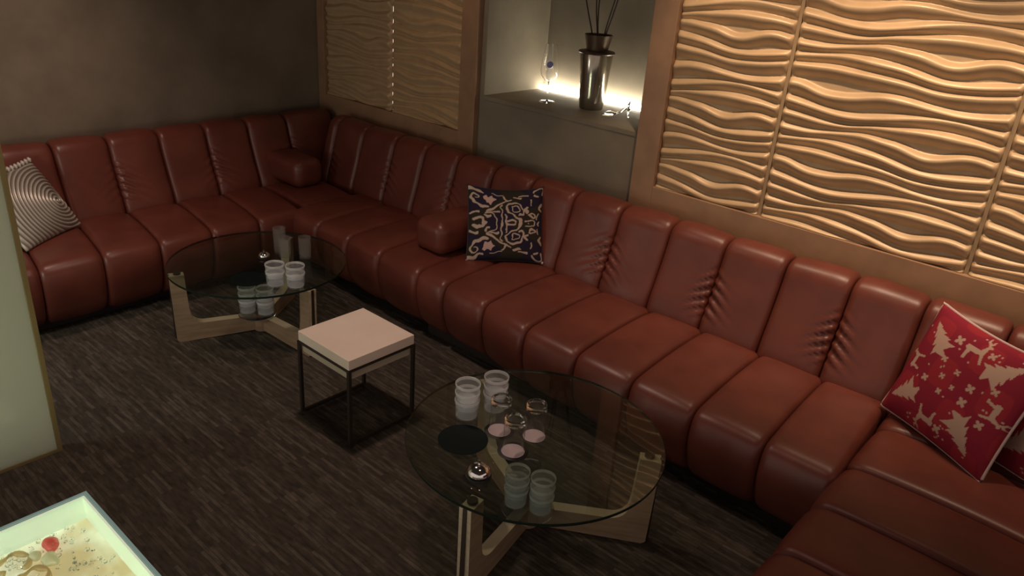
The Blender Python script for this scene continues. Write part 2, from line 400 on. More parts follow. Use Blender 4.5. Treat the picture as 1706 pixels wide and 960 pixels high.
sA = empty('channel_sofa', (0,0,0))
bk1 = [-4.79, -4.68, -4.379, -4.04, -3.735, -3.43, -3.115]
st1 = [-4.27, -3.96, -3.645, -3.33, -2.985]
for i in range(6):
    cushion('back_cushion', BACK_P, bk1[i]+.002, bk1[i+1]-.002, mapA, sA, nu=38, wl=(.9 if i in (1, 3, 5) else 0), wr=(.7 if i in (2, 4) else 0), seed=40+i)
for i in range(4): cushion('seat_cushion', SEAT_P, st1[i], st1[i+1], mapA, sA, shear=.05, seed=50+i)
arm('armrest', -3.085, 3.095, .245, .43, .436, .63, sA)
plinth(sA, (-4.2, 2.95, 0), (-3.02, 3.6, .09))
tag(sA, 'short red-brown leather sofa in the room corner below the dim wave panel', 'sofa', 'red-brown leather channel sofas')

sL = empty('channel_sofa', (0,0,0))
st2 = [-2.985, -2.76, -2.45, -2.125, -1.805, -1.495, -1.183, -.872, -.585]
bk2 = [-3.115, -2.805, -2.485, -2.165, -1.845, -1.53, -1.212, -.900, -.59, -.27, .05]
for i in range(8): cushion('seat_cushion', SEAT_P, st2[i], st2[i+1], mapA, sL, shear=.05, seed=60+i)
for i in range(10):
    # gathered seams: every second one (-2.165, -1.53, -.90)
    wl = .9 if i in (3, 5, 7) else 0; wr = .95 if i in (2, 4, 6) else 0
    cushion('back_cushion', BACK_P, bk2[i]+.002, bk2[i+1]-.002, mapA, sL, nu=40, wl=wl, wr=wr, seed=80+i)
plinth(sL, (-2.95, 2.78, 0), (-.62, 3.6, .09))
tag(sL, 'long red-brown leather sofa under the niche and bright wave panel', 'sofa', 'red-brown leather channel sofas')

sC = empty('channel_sofa', (0,0,0))
st3 = [1.45, 1.77, 2.09, 2.405, 2.722, 3.10, 3.36]
for i in range(6): cushion('seat_cushion', SEAT_P, st3[i], st3[i+1], mapC, sC, seed=100+i)
for i in range(5): cushion('back_cushion', BACK_P, st3[i]+.002, st3[i+1]-.002, mapC, sC, nu=38, wl=(.9 if i % 2 else 0), wr=(0 if i % 2 else .9), seed=110+i)
plinth(sC, (-.42, 1.5, 0), (.5, 3.3, .09))
tag(sC, 'red-brown leather return sofa at the bottom right corner', 'sofa', 'red-brown leather channel sofas')

# ------------------------------------------------------------------ pillows
def pillow(name, P1, e, v, wdt, hgt, thick, colorfn, parent_label, cat_label, n=130, relief=None, M=None, pinch=.07, sag=.0):
    """P1 = bottom corner, e = unit vector along the bottom, v = unit vector up the pillow"""
    e = Vector(e).normalized(); v = Vector(v); v = (v - e*v.dot(e)).normalized(); nrm = e.cross(v).normalized()
    if nrm.dot(Vector((0,0,2.13)) - Vector(P1)) < 0: nrm = -nrm
    root = empty(name, tuple(Vector(P1) + e*wdt/2))
    g = np.linspace(-1, 1, n); g = np.sign(g)*np.abs(g)**.93
    UU, VV = np.meshgrid(g, g, indexing='ij')
    px = UU*(1 - pinch*(1-VV**2)*np.abs(UU)**2); pv = VV*(1 - pinch*(1-UU**2)*np.abs(VV)**2 ) - sag*(1-UU**2)*np.clip(VV, 0, 1)**2
    th = thick*np.sqrt(np.clip((1-np.abs(UU)**2.6)*(1-np.abs(VV)**2.6), 0, 1))**.9
    rel = relief(UU, VV) if relief is not None else 0*UU
    V, Fc = [], []; off = Vector(P1) + e*wdt/2
    for s in (1, -1):
        for i in range(n):
            for j in range(n):
                p = e*(px[i, j]*wdt/2) + v*((pv[i, j]+1)*hgt/2) + nrm*s*(th[i, j] + (rel[i, j] if s > 0 else 0)*min(1, th[i, j]/.02))
                V.append(p)
    for s in (0, 1):
        b = s*n*n
        for i in range(n-1):
            for j in range(n-1): Fc.append((b+i*n+j, b+(i+1)*n+j, b+(i+1)*n+j+1, b+i*n+j+1))
    me = bpy.data.meshes.new('cover'); me.from_pydata(V, [], Fc)
    ca = me.color_attributes.new('col', 'FLOAT_COLOR', 'POINT'); c = colorfn(UU, VV); c = np.concatenate([c.reshape(-1, 3)]*2)
    ca.data.foreach_set('color', np.c_[c, np.ones(len(c))].astype(np.float32).ravel())
    bm = bmesh.new(); bm.from_mesh(me); bmesh.ops.remove_doubles(bm, verts=bm.verts[:], dist=1e-5); bmesh.ops.recalc_face_normals(bm, faces=bm.faces[:]); bm.to_mesh(me); bm.free()
    o = link('cover', me, M, root, True)
    tag(root, parent_label, 'pillow', 'scatter pillows on the sofas')
    def edge(t):     # position along the pillow's rim, t in 0..4
        k = int(t) % 4; f = (t - int(t))*2-1
        a, b = ((f, -1), (1, f), (-f, 1), (-1, -f))[k]
        x = a*(1 - pinch*(1-b*b)*abs(a)**2); y = b*(1 - pinch*(1-a*a)*abs(b)**2) - sag*(1-a*a)*max(b, 0)**2
        return e*(x*wdt/2) + v*((y+1)*hgt/2)
    return root, edge, (e, v, nrm)
def seg_dist(U, V, a, b):
    ax, ay = a; bx, by = b; dx, dy = bx-ax, by-ay; L = dx*dx+dy*dy+1e-12
    t = np.clip(((U-ax)*dx + (V-ay)*dy)/L, 0, 1)
    return np.hypot(U-ax-t*dx, V-ay-t*dy)
def stroke(mask, U, V, pts, wd):
    for i in range(len(pts)-1):
        wi = wd[0] + (wd[1]-wd[0])*i/max(1, len(pts)-2) if isinstance(wd, tuple) else wd
        mask |= seg_dist(U, V, pts[i], pts[i+1]) < wi
def inpoly(U, V, pts):
    r = np.zeros(U.shape, bool); n = len(pts)
    for i in range(n):
        (x1, y1), (x2, y2) = pts[i], pts[(i+1) % n]
        if y1 == y2: continue
        r ^= ((y1 > V) != (y2 > V)) & (U < (x2-x1)*(V-y1)/(y2-y1)+x1)
    return r
def spl(pts, n=8):
    P = [np.array(p, float) for p in pts]; P = [2*P[0]-P[1]] + P + [2*P[-1]-P[-2]]; out = []
    for i in range(1, len(P)-2):
        for t in np.linspace(0, 1, n, endpoint=False):
            out.append(tuple(.5*((2*P[i]) + (-P[i-1]+P[i+1])*t + (2*P[i-1]-5*P[i]+4*P[i+1]-P[i+2])*t*t + (-P[i-1]+3*P[i]-3*P[i+1]+P[i+2])*t**3)))
    out.append(tuple(P[-2])); return out
def damask(U, V):
    z = lambda x, y: ((x-640)/400, (490-y)/400)     # design drawn on a 800 x 800 sheet, mirrored top to bottom
    cream = np.array((.46,.36,.29)); pink = np.array((.52,.36,.32)); navy = np.array((.022,.017,.034)); olive = np.array((.030,.026,.018))
    A = np.abs(V); W = V
    wob = .012*np.sin(23*U+9*W) + .010*np.sin(31*W-12*U)
    m = np.zeros(U.shape, bool); p = np.zeros(U.shape, bool)
    Zp = lambda L: [z(*q) for q in L]
    Uw, Aw = U+wob, A+wob
    p |= inpoly(Uw, Aw, Zp([(385,215),(425,185),(455,205),(490,190),(500,225),(535,240),(500,262),(485,300),(455,275),(425,285),(418,250)]))
    for pts, wd in [
        ([(440,370),(500,345),(545,310),(600,275),(690,235)], (.03,.018)),
        ([(440,325),(360,305),(300,270),(265,225),(285,180),(335,180),(350,215),(310,225)], (.035,.012)),
        ([(245,120),(300,115),(350,145),(400,160)], (.05,.02)),
        ([(545,490),(540,440),(500,400),(430,385)], .017), ([(560,385),(520,375),(470,385)], .022),
        ([(600,490),(590,430),(600,370),(580,320),(600,300)], .018),
        ([(640,340),(650,300),(690,275),(750,275),(800,310),(825,360),(820,400),(780,400)], (.02,.024)),
        ([(700,315),(735,310),(775,335),(775,370),(740,375),(715,360),(700,315)], .015),
        ([(640,350),(680,390),(740,420),(780,450),(800,490)], (.018,.036)),
        ([(640,490),(645,440),(635,395)], (.03,.014)), ([(655,470),(700,465),(735,480)], .030),
        ([(860,320),(840,345),(870,370)], .03), ([(880,400),(920,385),(960,410),(930,430),(890,415)], .022),
        ([(985,390),(975,440)], .016), ([(1030,280),(1000,320),(1020,350)], .035), ([(905,225),(912,290)], .016),
        ([(720,205),(790,215)], .022), ([(780,185),(870,178)], .022), ([(600,205),(640,245)], .024), ([(480,165),(600,185)], .012),
        ([(925,150),(945,120),(1000,100),(1035,110),(1030,180)], .022), ([(940,180),(985,185)], .03),
        ([(840,470),(900,455),(945,480),(920,515),(880,490)], .018), ([(980,500),(1000,470)], .02),
        ([(250,400),(300,375),(340,385)], .028), ([(290,460),(340,440),(390,455),(400,490)], .040), ([(420,405),(440,430),(470,430)], .024), ([(425,490),(440,505)], .045)]:
        stroke(m, Uw, Aw, spl(Zp(pts), 5), wd)
    out = np.where((np.sin(5*U+2.5*np.cos(4*A)) > -.1)[..., None], navy, olive)
    out = np.where(m[..., None], cream, out); out = np.where(p[..., None], pink, out)
    return out
FABRIC = mat('damask_fabric', (.1,.1,.1), .9, spec=.15); attr_color(FABRIC); 
REDF = mat('red_christmas_fabric', (.3,.02,.04), .9, spec=.15); attr_color(REDF)
SILVER = mat('silver_satin', (.42,.40,.37), .38, .25); attr_color(SILVER)
DARKPIPE = mat('dark_piping', (.03,.025,.03), .8)
WHITEPIPE = mat('cream_piping', (.55,.42,.40), .8)
pd, edge, _ = pillow('scatter_pillow', (-2.860, 2.985, .432), (.68, .735, 0), (-.34, .315, .885), .445, .445, .062, damask,
     'dark navy and cream damask pillow leaning beside the armrest', 'pillow', n=170, M=FABRIC, pinch=.045, sag=.075)
tube('piping', [edge(4*i/120) for i in range(120)], .0045, DARKPIPE, pd, 8, True)
for i in range(4): 
    bm = bmesh.new(); bmesh.ops.create_icosphere(bm, subdivisions=1, radius=.009); o = frombm('corner_tuft', bm, WHITEPIPE if i < 2 else DARKPIPE, pd, True); o.location = edge(i+.0)

def fir(cx, cy, ang, h, wd):
    pts = [(0, h*.6)]; tiers = 4
    for k in range(tiers):
        y = h*.6 - h*(k+1)/tiers*.95; x = wd*(k+1.2)/tiers*.5
        pts += [(x, y), (x*.55, y+.01)]
    half = pts; left = [(-x, y) for x, y in reversed(half)]
    P = half + [(.02, half[-1][1]-.0), (.02, -h*.55), (-.02, -h*.55)] + left
    c, s = math.cos(ang), math.sin(ang)
    return [(cx+x*c-y*s, cy+x*s+y*c) for x, y in P]
def reindeer(cx, cy, ang, sc):
    body = [(-.5,.1),(-.42,.28),(.2,.22),(.36,.5),(.32,.62),(.52,.58),(.62,.48),(.46,.40),(.42,.0),(.52,-.45),(.42,-.5),(.28,-.05),(-.2,-.02),(-.3,-.5),(-.42,-.5),(-.38,-.05)]
    ant = [(.36,.58),(.2,.75),(.22,.98),(.30,.78),(.42,.72),(.48,.95),(.52,.7),(.42,.6)]
    c, s = math.cos(ang), math.sin(ang); f = lambda L: [(cx+sc*(x*c-y*s), cy+sc*(x*s+y*c)) for x, y in L]
    return [f(body), f(ant)]
def xmas(U, V):
    red = np.array((.31,.026,.040)); dred = np.array((.25,.020,.040)); cream = np.array((.50,.34,.27))
    out = np.where((np.sin(7*U+3)*np.sin(6*V+1) > .1)[..., None], red, dred)
    m = np.zeros(U.shape, bool)
    def toward(cx, cy): return math.atan2(cy, cx)-PI/2
    for cx, cy, h, wd in [(-.56,.52,.56,.42),(.54,.56,.58,.46),(-.62,-.50,.52,.44),(.48,-.54,.60,.48)]:
        m |= inpoly(U, V, fir(cx, cy, toward(cx, cy), h, wd))
    for cx, cy, a, sc in [(.02,.64,.1,.34),(-.08,-.66,PI,.32),(.74,.0,-PI/2,.30),(-.76,.02,PI/2,.28)]:
        for P in reindeer(cx, cy, a, sc): m |= inpoly(U, V, P)
    for cx, cy, r in [(.30,.12,.07),(.30,-.12,.075),(.0,.22,.05),(-.18,.05,.05),(-.1,-.18,.05),(.05,-.02,.045),(-.30,.30,.055),(.62,.27,.06),(-.28,.68,.08),(.28,.72,.06),(.68,-.27,.07),(-.42,-.12,.06),(.16,-.72,.07)]:
        rr = np.hypot(U-cx, V-cy); an = np.arctan2(V-cy, U-cx); m |= rr < r*(.35+.75*np.abs(np.sin(2*an)))
    rg = random.Random(3)
    for _ in range(46):
        cx, cy = rg.uniform(-.92,.92), rg.uniform(-.92,.92); m |= np.hypot(U-cx, V-cy) < .016
    return np.where(m[..., None], cream, out)
pr, edge, _ = pillow('scatter_pillow', (-.600, 3.235, .432), (.845, -.535, 0), (.135, .30, .94), .53, .50, .070, xmas,
     'red holiday pillow with cream fir trees and pale piping, fully in view', 'pillow', n=170, M=REDF, pinch=.05, sag=.03)
tube('piping', [edge(4*i/140) for i in range(140)], .0062, WHITEPIPE, pr, 8, True)
pr2, edge, _ = pillow('scatter_pillow', (-.175, 3.165, .432), (.86, -.50, 0), (.08, .20, .97), .52, .50, .068, xmas,
     'red holiday pillow at the right edge, partly hidden behind its twin', 'pillow', n=150, M=REDF, pinch=.05, sag=.03)
tube('piping', [edge(4*i/140) for i in range(140)], .0062, WHITEPIPE, pr2, 8, True)
SPC = (-.70, -.20)
def spiral_h(U, V):
    r = np.hypot(U-SPC[0], V-SPC[1]); a = np.arctan2(V-SPC[1], U-SPC[0])
    return .0045*(np.sin(2*PI*(r/.105) + a))
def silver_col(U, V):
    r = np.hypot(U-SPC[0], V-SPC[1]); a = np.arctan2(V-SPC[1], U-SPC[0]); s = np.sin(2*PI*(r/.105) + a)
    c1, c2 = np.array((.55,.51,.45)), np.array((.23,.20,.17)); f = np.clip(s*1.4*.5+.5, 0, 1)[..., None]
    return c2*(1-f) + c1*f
e_s = (.555, -.83, 0)
ps, edge, _ = pillow('scatter_pillow', (-4.684, 1.60, .432), e_s, (-.485, -.324, .812), .46, .435, .055, silver_col,
     'silver grey pillow with a spiral cord pattern at the left edge', 'pillow', n=170, M=SILVER, relief=spiral_h, pinch=.04, sag=.02)
# tasselled cord fringe along the pillow's top edge
FR = mat('silver_fringe', (.58,.54,.48), .5)
for i in range(16):
    p = edge(2.02+.96*i/15.0); q = p + Vector((-.02, 0, .022)); tube('fringe_tassel', [p, (p+q)/2+Vector((.006,0,.004)), q], [.010,.012,.006], FR, ps, 7)

# ------------------------------------------------------------------ round glass coffee tables
TZ = .42
def leg_outline():
    """L shaped leg in the (radius, z) plane: foot arm from the hub, curved inner corner, upright post"""
    pts = [(.0,.012), (.455,.0), (.470,.012), (.478,.395), (.400,.395), (.392,.20)]
    for k in range(9):
        a = k/8*PI/2; pts.append((.318+.070*math.cos(a), .172-.070*math.sin(a)))
    pts += [(.0,.098)]
    return pts
def coffee_table(cx, cy, R, angs, label, scale=1.0):
    root = empty('coffee_table', (cx, cy, 0))
    V, Fc = lathe_data([(0,TZ), (R-.0015,TZ), (R,TZ-.0015), (R,TZ-.0110), (R-.0015,TZ-.0122), (0,TZ-.0122)], 128)
    me = bpy.data.meshes.new('glass_top'); me.from_pydata(V, [], Fc)
    bm = bmesh.new(); bm.from_mesh(me); bmesh.ops.remove_doubles(bm, verts=bm.verts[:], dist=1e-6); bmesh.ops.recalc_face_normals(bm, faces=bm.faces[:])
    for f in bm.faces:
        if f.calc_center_median().xy.length > R-.004: f.material_index = 1
    bm.to_mesh(me); bm.free(); me.materials.append(GLASS); me.materials.append(GLASS_EDGE)
    link('glass_top', me, None, root)
    for a in angs:
        L = leg_outline(); sc = (R-.012)/.478
        L = [(r*sc, z) for r, z in L]
        g = None
        leg = extrude_poly('leg', L, .048, WOOD, root, mats=WOOD_SIDE); leg.rotation_euler = (0,0,a)
        box('dark_inlay', (.474*sc, -.008, .02), (.4805*sc, .008, .3955), DARKCORE, leg)      # dark core showing in the outer edge
        cap = lathe('glass_pad', [(0,.395), (.017,.395), (.019,.398), (.019,TZ-.0125), (0,TZ-.0125)], DARKCORE, leg, 20); cap.data.transform(Matrix.Translation((.43*sc+.004, 0, 0)))
    lathe('hub', [(0,.004), (.048,.004), (.050,.010), (.050,.100), (.046,.104), (0,.104)], WOOD_SIDE, root, 32)
    tag(root, label, 'coffee table', 'round glass coffee tables')
    return root
A1, A2 = math.radians(-78.7), math.radians(33.3)
coffee_table(-1.481, 1.974, .494, (A1, A2, math.radians(157)), 'near round glass coffee table on a three-armed laminated wood base')
B1, B2 = math.radians(-111.5), math.radians(3.5)
coffee_table(-3.602, 2.099, .476, (B1, B2, math.radians(126)), 'far round glass coffee table beside the left wall sofa')

# ------------------------------------------------------------------ stool table
def stool():
    cx, cy, hs = -2.535, 1.945, .183
    o = empty('side_stool', (cx, cy, 0))
    for sx in (-1, 1):
        for sy in (-1, 1): box('leg', (sx*hs-.008, sy*hs-.008, 0), (sx*hs+.008, sy*hs+.008, .392), BLACKM, o, .001)
    for sy in (-1, 1):
        box('stretcher', (-hs+.008, sy*hs-.007, .012), (hs-.008, sy*hs+.007, .026), BLACKM, o)
        box('stretcher', (sy*hs-.007, -hs+.008, .012), (sy*hs+.007, hs-.008, .026), BLACKM, o)
        box('top_rail', (-hs-.008, sy*hs-.008, .392), (hs+.008, sy*hs+.008, .400), BLACKM, o)
        box('top_rail', (sy*hs-.008, -hs+.008, .392), (sy*hs+.008, hs-.008, .400), BLACKM, o)
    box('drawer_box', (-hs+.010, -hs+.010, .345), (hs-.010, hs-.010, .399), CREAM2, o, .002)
    box('top_slab', (-hs-.003, -hs-.003, .402), (hs+.003, hs+.003, .450), CREAM, o, .002)
    tag(o, 'square stool table with cream top slab on a thin black metal frame', 'stool')
stool()

# ------------------------------------------------------------------ things on the tables
def mesh_of(o): return o
def cup_proto():
    o = empty('frosted_cup')
    r0, r1, h = .0445, .0485, .083
    lathe('body', [(0,.004), (r0-.004,.004), (r0,.008), (r0+.0015,.04), (r1-.0005,h-.012), (r1-.0028,h-.012), (r0-.001,.04), (r0-.003,.012), (0,.010)], TUMBLER, o, 36)
    lathe('rim', [(r1-.0005,h-.0119), (r1+.0012,h-.004), (r1+.0006,h), (r1-.002,h), (r1-.0030,h-.004), (r1-.0028,h-.0119), (r1-.0005,h-.0119)], TUMBLER_RIM, o, 36)
    lathe('base_disc', [(0,.0105), (r0-.0036,.0105), (r0-.0036,.0130), (0,.0130)], TUMBLER_BASE, o, 36)
    return o
CUP = cup_proto(); cup_used = [False]
def cup(loc, label, group):
    o = CUP if not cup_used[0] else copy_tree(CUP); cup_used[0] = True
    o.location = loc; o.rotation_euler = (0,0,random.uniform(0,6)); tag(o, label, 'cup', group)
def stack(x, y, z, where, group, n=3, dz=.036):
    names = ['bottom', 'middle', 'topmost'] if n == 3 else ['bottom', 'topmost']
    for k in range(n): cup((x, y, z+.0005+k*dz), f'{names[k]} frosted cup {where}', group)
stack(-1.745, 1.866, TZ, 'in the near table\'s leftmost stack', 'frosted cups on the near table')
stack(-1.705, 1.985, TZ, 'in the near table\'s right stack, behind the upturned glasses', 'frosted cups on the near table')
stack(-3.265, 1.992, TZ, 'in the left stack on the far table', 'frosted cups on the far table', 2, .040)
stack(-3.185, 2.060, TZ, 'in the right stack on the far table', 'frosted cups on the far table', 2, .040)
HZ = .104
def under(cx, cy, tag_txt, group, spots):
    for (dx, dy, n, side) in spots:
        names = ['bottom', 'middle', 'topmost'] if n == 3 else ['bottom', 'topmost']
        for k in range(n): cup((cx+dx, cy+dy, HZ+.0005+k*.040), f'{names[k]} frosted cup in the {side} stack standing under the {tag_txt} glass', group)
# low clear dish that carries the stored cups on the hub
def dish(cx, cy, label):
    o = lathe('glass_dish', [(0,HZ+.0005), (.098,HZ+.0005), (.104,HZ+.004), (.104,HZ+.008), (.099,HZ+.006), (0,HZ+.0045)], CLEARB, None, 48, (cx, cy, 0)); tag(o, label, 'dish', 'clear dishes on the table hubs')
HZ0 = HZ
dish(-1.455, 1.935, 'clear round dish on the near table hub under the stored cups'); dish(-3.600, 2.070, 'clear round dish on the far table hub under the stored cups')
HZ = HZ0 + .0055
under(-1.455, 1.935, 'near', 'frosted cups stored under the near table', [(.048, .020, 3, 'right'), (-.048, -.020, 3, 'left')])
under(-3.600, 2.070, 'far', 'frosted cups stored under the far table', [(.040, .030, 3, 'right'), (-.040, -.035, 3, 'left')])

def upturned(loc, label, ring, group, h=.150, r=.041):
    o = empty('upturned_glass', loc)
    lathe('glass_body', [(r,.0045), (r+.0005,.012), (r-.001,h-.025), (r-.0035,h-.025), (r-.0025,.012), (r-.0022,.0045), (r,.0045)], CLEARG, o, 36)
    lathe('thick_base', [(r-.001,h-.0249), (r-.002,h-.004), (r-.006,h), (r-.012,h), (r-.016,h-.006), (0,h-.008), (0,h-.020), (r-.010,h-.0249), (r-.001,h-.0249)], CLEARB, o, 36)
    tag(o, label, 'glass', group)
    c = empty('coaster', (loc[0], loc[1], loc[2]))
    if ring:
        lathe('coaster_rim', [(0,.0004), (.056,.0004), (.058,.002), (.056,.0030), (0,.0030)], BLACKC, c, 40)
    lathe('paper_disc', [(0,.0031), (r+.002,.0031), (r+.002,.0043), (0,.0043)], PAPER, c, 36)
    return c
for x, y, lb, ring in [(-1.593,1.892,'leftmost upturned clear glass, in front of the frosted cup stack',True),(-1.470,1.832,'upturned clear glass nearest the camera on a black coaster',True),(-1.478,1.962,'upturned clear glass furthest right, on a plain paper disc',False)]:
    c = upturned((x, y, TZ), lb, ring, 'upturned glasses on the near table')
    tag(c, lb.replace('upturned clear glass', 'pinkish paper coaster below the upturned glass').replace(', on a plain paper disc', ', without black rim').replace(' on a black coaster', ', black rimmed').replace(', in front of the frosted cup stack', ', black rimmed'), 'coaster', 'coasters on the near table')
HAZY = clear('hazy_glass', (.92,.92,.92), 1.45, .11, (.75,.72,.66), .06)
for x, y, h, lb in [(-3.640,2.262,.150,'tall clear glass at the back of the far table, left of its neighbour'),(-3.572,2.250,.115,'short clear glass at the back of the far table, touching the tall one'),(-3.487,2.325,.125,'clear glass standing alone at the right back of the far table')]:
    o = empty('clear_glass', (x, y, TZ)); r = .034
    lathe('glass_body', [(0,.0005), (r-.003,.0005), (r-.001,.004), (r,h*.5), (r+.001,h), (r-.001,h), (r-.0022,h*.5), (r-.004,.014), (0,.012)], HAZY, o, 32)
    tag(o, lb, 'glass', 'clear glasses on the far table')
def plate(x, y, label, r=.094):
    o = lathe('black_plate', [(0,.0005), (r*.7,.0005), (r,.008), (r,.0105), (r*.97,.0105), (r*.68,.004), (0,.004)], BLACKP, None, 56, (x, y, TZ)); tag(o, label, 'plate', 'black plates on the coffee tables')
plate(-1.640, 1.742, 'round black plate on the near glass table by the bell'); plate(-3.405, 1.918, 'round black plate on the far glass table by the cups')
def bell(x, y, label, s=1.0):
    o = empty('call_bell', (x, y, TZ)); o.scale = (s, s, s)
    lathe('bell_base', [(0,.0005), (.044,.0005), (.046,.003), (.045,.010), (.036,.013), (0,.013)], BLACKC, o, 40)
    dome = [(.043, .016)] + [(.043*math.cos(a), .018+.032*math.sin(a)) for a in np.linspace(0, PI/2, 10)] + [(0,.0485)] + [(.040*math.cos(a), .018+.029*math.sin(a)) for a in np.linspace(PI/2, 0, 8)][1:] + [(.043,.016)]
    lathe('dome', dome, CHROME, o, 40)
    lathe('plunger', [(0,.046), (.004,.046), (.004,.058), (.0065,.060), (.0065,.064), (0,.066)], CHROME, o, 20)
    tag(o, label, 'call bell', 'chrome call bells')
bell(-1.458, 1.637, 'chrome dome call bell on black base at the near table edge'); bell(-3.625, 2.150, 'small chrome call bell on the far table by the glasses', .72)

# ------------------------------------------------------------------ niche objects
VM = mat('silvery_bronze_glaze', (.30,.26,.20), .16, .85); noise_color(VM, (.20,.165,.12), (.46,.42,.36), 3.2, 3, stretch=(2.5,2.5,.7))
VN = mat('dark_bronze_neck', (.11,.075,.05), .35, .5)
REED = mat('dark_reed', (.035,.02,.02), .7)
vz = NZ + .0005; vx, vy = -2.835, 4.02
vase = empty('tall_vase', (vx, vy, vz))
H = .355
lathe('vase_body', [(0,.0), (.070,.0), (.074,.006), (.079,.05), (.092,.22), (.101,H-.035), (.098,H-.018), (.086,H-.010), (0,H-.010)], VM, vase, 48)
lathe('collar', [(.066,H-.0098), (.108,H-.020), (.113,H-.014), (.108,H-.006), (.068,H+.002), (.066,H-.0098)], VN, vase, 48)
lathe('neck', [(.0,H-.0095), (.064,H-.0095), (.068,H+.015), (.086,H+.090), (.083,H+.090), (.061,H+.012), (0,H+.008)], VN, vase, 48)
tag(vase, 'tall silvery bronze vase with dark flared neck on the niche shelf', 'vase')
for i, (bx, by, tx, ty) in enumerate([(-.030,.0,-.205,.02), (-.012,.01,-.085,.02), (.002,-.005,-.02,-.03), (.022,.004,.115,.03), (.034,-.008,.185,-.01)]):
    p0 = Vector((vx+bx, vy+by, vz+H+.0085)); p1 = Vector((vx+tx, vy+ty, vz+H+.52+.03*(i % 3)))
    wd = ['leftmost', 'second from left', 'middle', 'second from right', 'rightmost'][i]
    o = tube('dark_reed', [p0.lerp(p1, t)+Vector((.004*math.sin(9*t+i), .003*math.cos(7*t), 0)) for t in np.linspace(0, 1, 9)], .0042, REED, None, 8)
    tag(o, f'{wd} thin dark reed rising out of the vase', 'reed', 'dark reeds in the vase')
def real_glass(name, color=(1,1,1), ior=1.47, rough=0.0): return mat(name, color, rough, **{'Transmission Weight': 1.0, 'IOR': ior})
WG = real_glass('wine_glass')
wg = empty('wine_glass', (-3.118, 3.93, vz)); wg.scale = (1.0, 1.0, 1.14)
lathe('foot', [(0,.0), (.050,.0), (.050,.0018), (.012,.005), (.005,.012), (.0042,.02), (0,.02)], WG, wg, 40)
lathe('stem', [(0,.0201), (.0040,.0201), (.0036,.06), (.0042,.105), (.008,.113), (0,.113)], WG, wg, 20)
bowl = [(.006,.1135), (.030,.122), (.052,.145), (.058,.172), (.055,.20), (.047,.24), (.036,.31)]
lathe('bowl', bowl + [(.0350,.31)] + [(r-.0016, z+.001) for r, z in bowl[::-1]] , WG, wg, 48)
tag(wg, 'large clear stemmed wine glass on the niche shelf', 'wine glass')
BLUE = mat('cobalt_blue_glass', (.03,.05,.32), .15)
sp = empty('glass_stopper', (-3.118, 3.93, vz+.1165*1.14))
lathe('blue_ball', [(.0215*math.cos(a), .098+.0215*math.sin(a)) for a in np.linspace(-PI/2, PI/2, 14)], BLUE, sp, 28)
lathe('stopper_stem', [(0,.0), (.010,.002), (.016,.018), (.012,.045), (.007,.06), (.009,.0755), (0,.0755)], clear('stopper_glass', (.92,.93,.95), 1.5, .12, (.8,.82,.9), .05), sp, 24)
tag(sp, 'blue ball topped glass stopper standing inside the wine glass', 'stopper')
# little glass slipper
SLG = real_glass('slipper_glass', (.95,1,.98), 1.5, .12)
def slipper():
    o = empty('glass_slipper', (-2.60, 3.955, vz), math.radians(20))
    n = 15; V = []; Fc = []
    # sole curve: toe at -x, heel at +x
    for i in range(n):
        t = i/(n-1); x = -.085 + .165*t
        z = .003 + .060*(max(0, t-.30)/.70)**1.35
        wv = .004 + .028*math.sin(PI*min(1, .18+t*1.0))**.8*(1-.35*t)
        top = .020*math.sin(PI*min(1, t*1.9)) if t < .52 else .004 + .034*max(0, (t-.60)/.40)**1.3
        V += [(x, -wv, z), (x, wv, z), (x, wv*.75, z+top+.004), (x, -wv*.75, z+top+.004)]
    for i in range(n-1):
        a = 4*i; b = a+4
        for q in range(4): Fc.append((a+q, a+(q+1) % 4, b+(q+1) % 4, b+q))
    Fc += [(3,2,1,0), (4*n-4, 4*n-3, 4*n-2, 4*n-1)]
    frompy('upper', V, Fc, SLG, o, True)
    tube('heel', [(.076,0,.060), (.074,0,.035), (.078,0,.012), (.079,0,.0)], [.011,.006,.005,.006], SLG, o, 12)
    tag(o, 'small clear glass high-heeled slipper at the right end of the shelf', 'figurine')
slipper()

# ------------------------------------------------------------------ frosted glass partition at the left edge
def frosted():
    M = mat('pale_green_frosted_glass', (.62,.66,.55), .10, spec=.6); noise_color(M, (.58,.62,.50), (.66,.70,.58), 1.6, 2)
    nt = M.node_tree; tr = nt.nodes.new('ShaderNodeBsdfTranslucent'); tr.inputs[0].default_value = (.82,.83,.74,1)
    mx = nt.nodes.new('ShaderNodeMixShader'); mx.inputs[0].default_value = .45; out = [n for n in nt.nodes if n.type == 'OUTPUT_MATERIAL'][0]
    nt.links.new(bs(M).outputs[0], mx.inputs[1]); nt.links.new(tr.outputs[0], mx.inputs[2]); nt.links.new(mx.outputs[0], out.inputs[0])
    return M
PART = frosted()
TRIM = mat('brass_edge_trim', (.35,.27,.12), .4, .5)
pt = empty('glass_partition', (-3.19, .36, 0))
box('frosted_pane', (.008, -.90, .016), (.0225, .478, 1.95), PART, pt, .002)
box('edge_trim', (-.025, .478, .0), (.0245, .498, 1.95), TRIM, pt, .001)
box('bottom_trim', (-.025, -.90, .0), (.0245, .478, .016), TRIM, pt, .001)
tag(pt, 'pale frosted glass partition panel with brass edge at the left', 'partition')

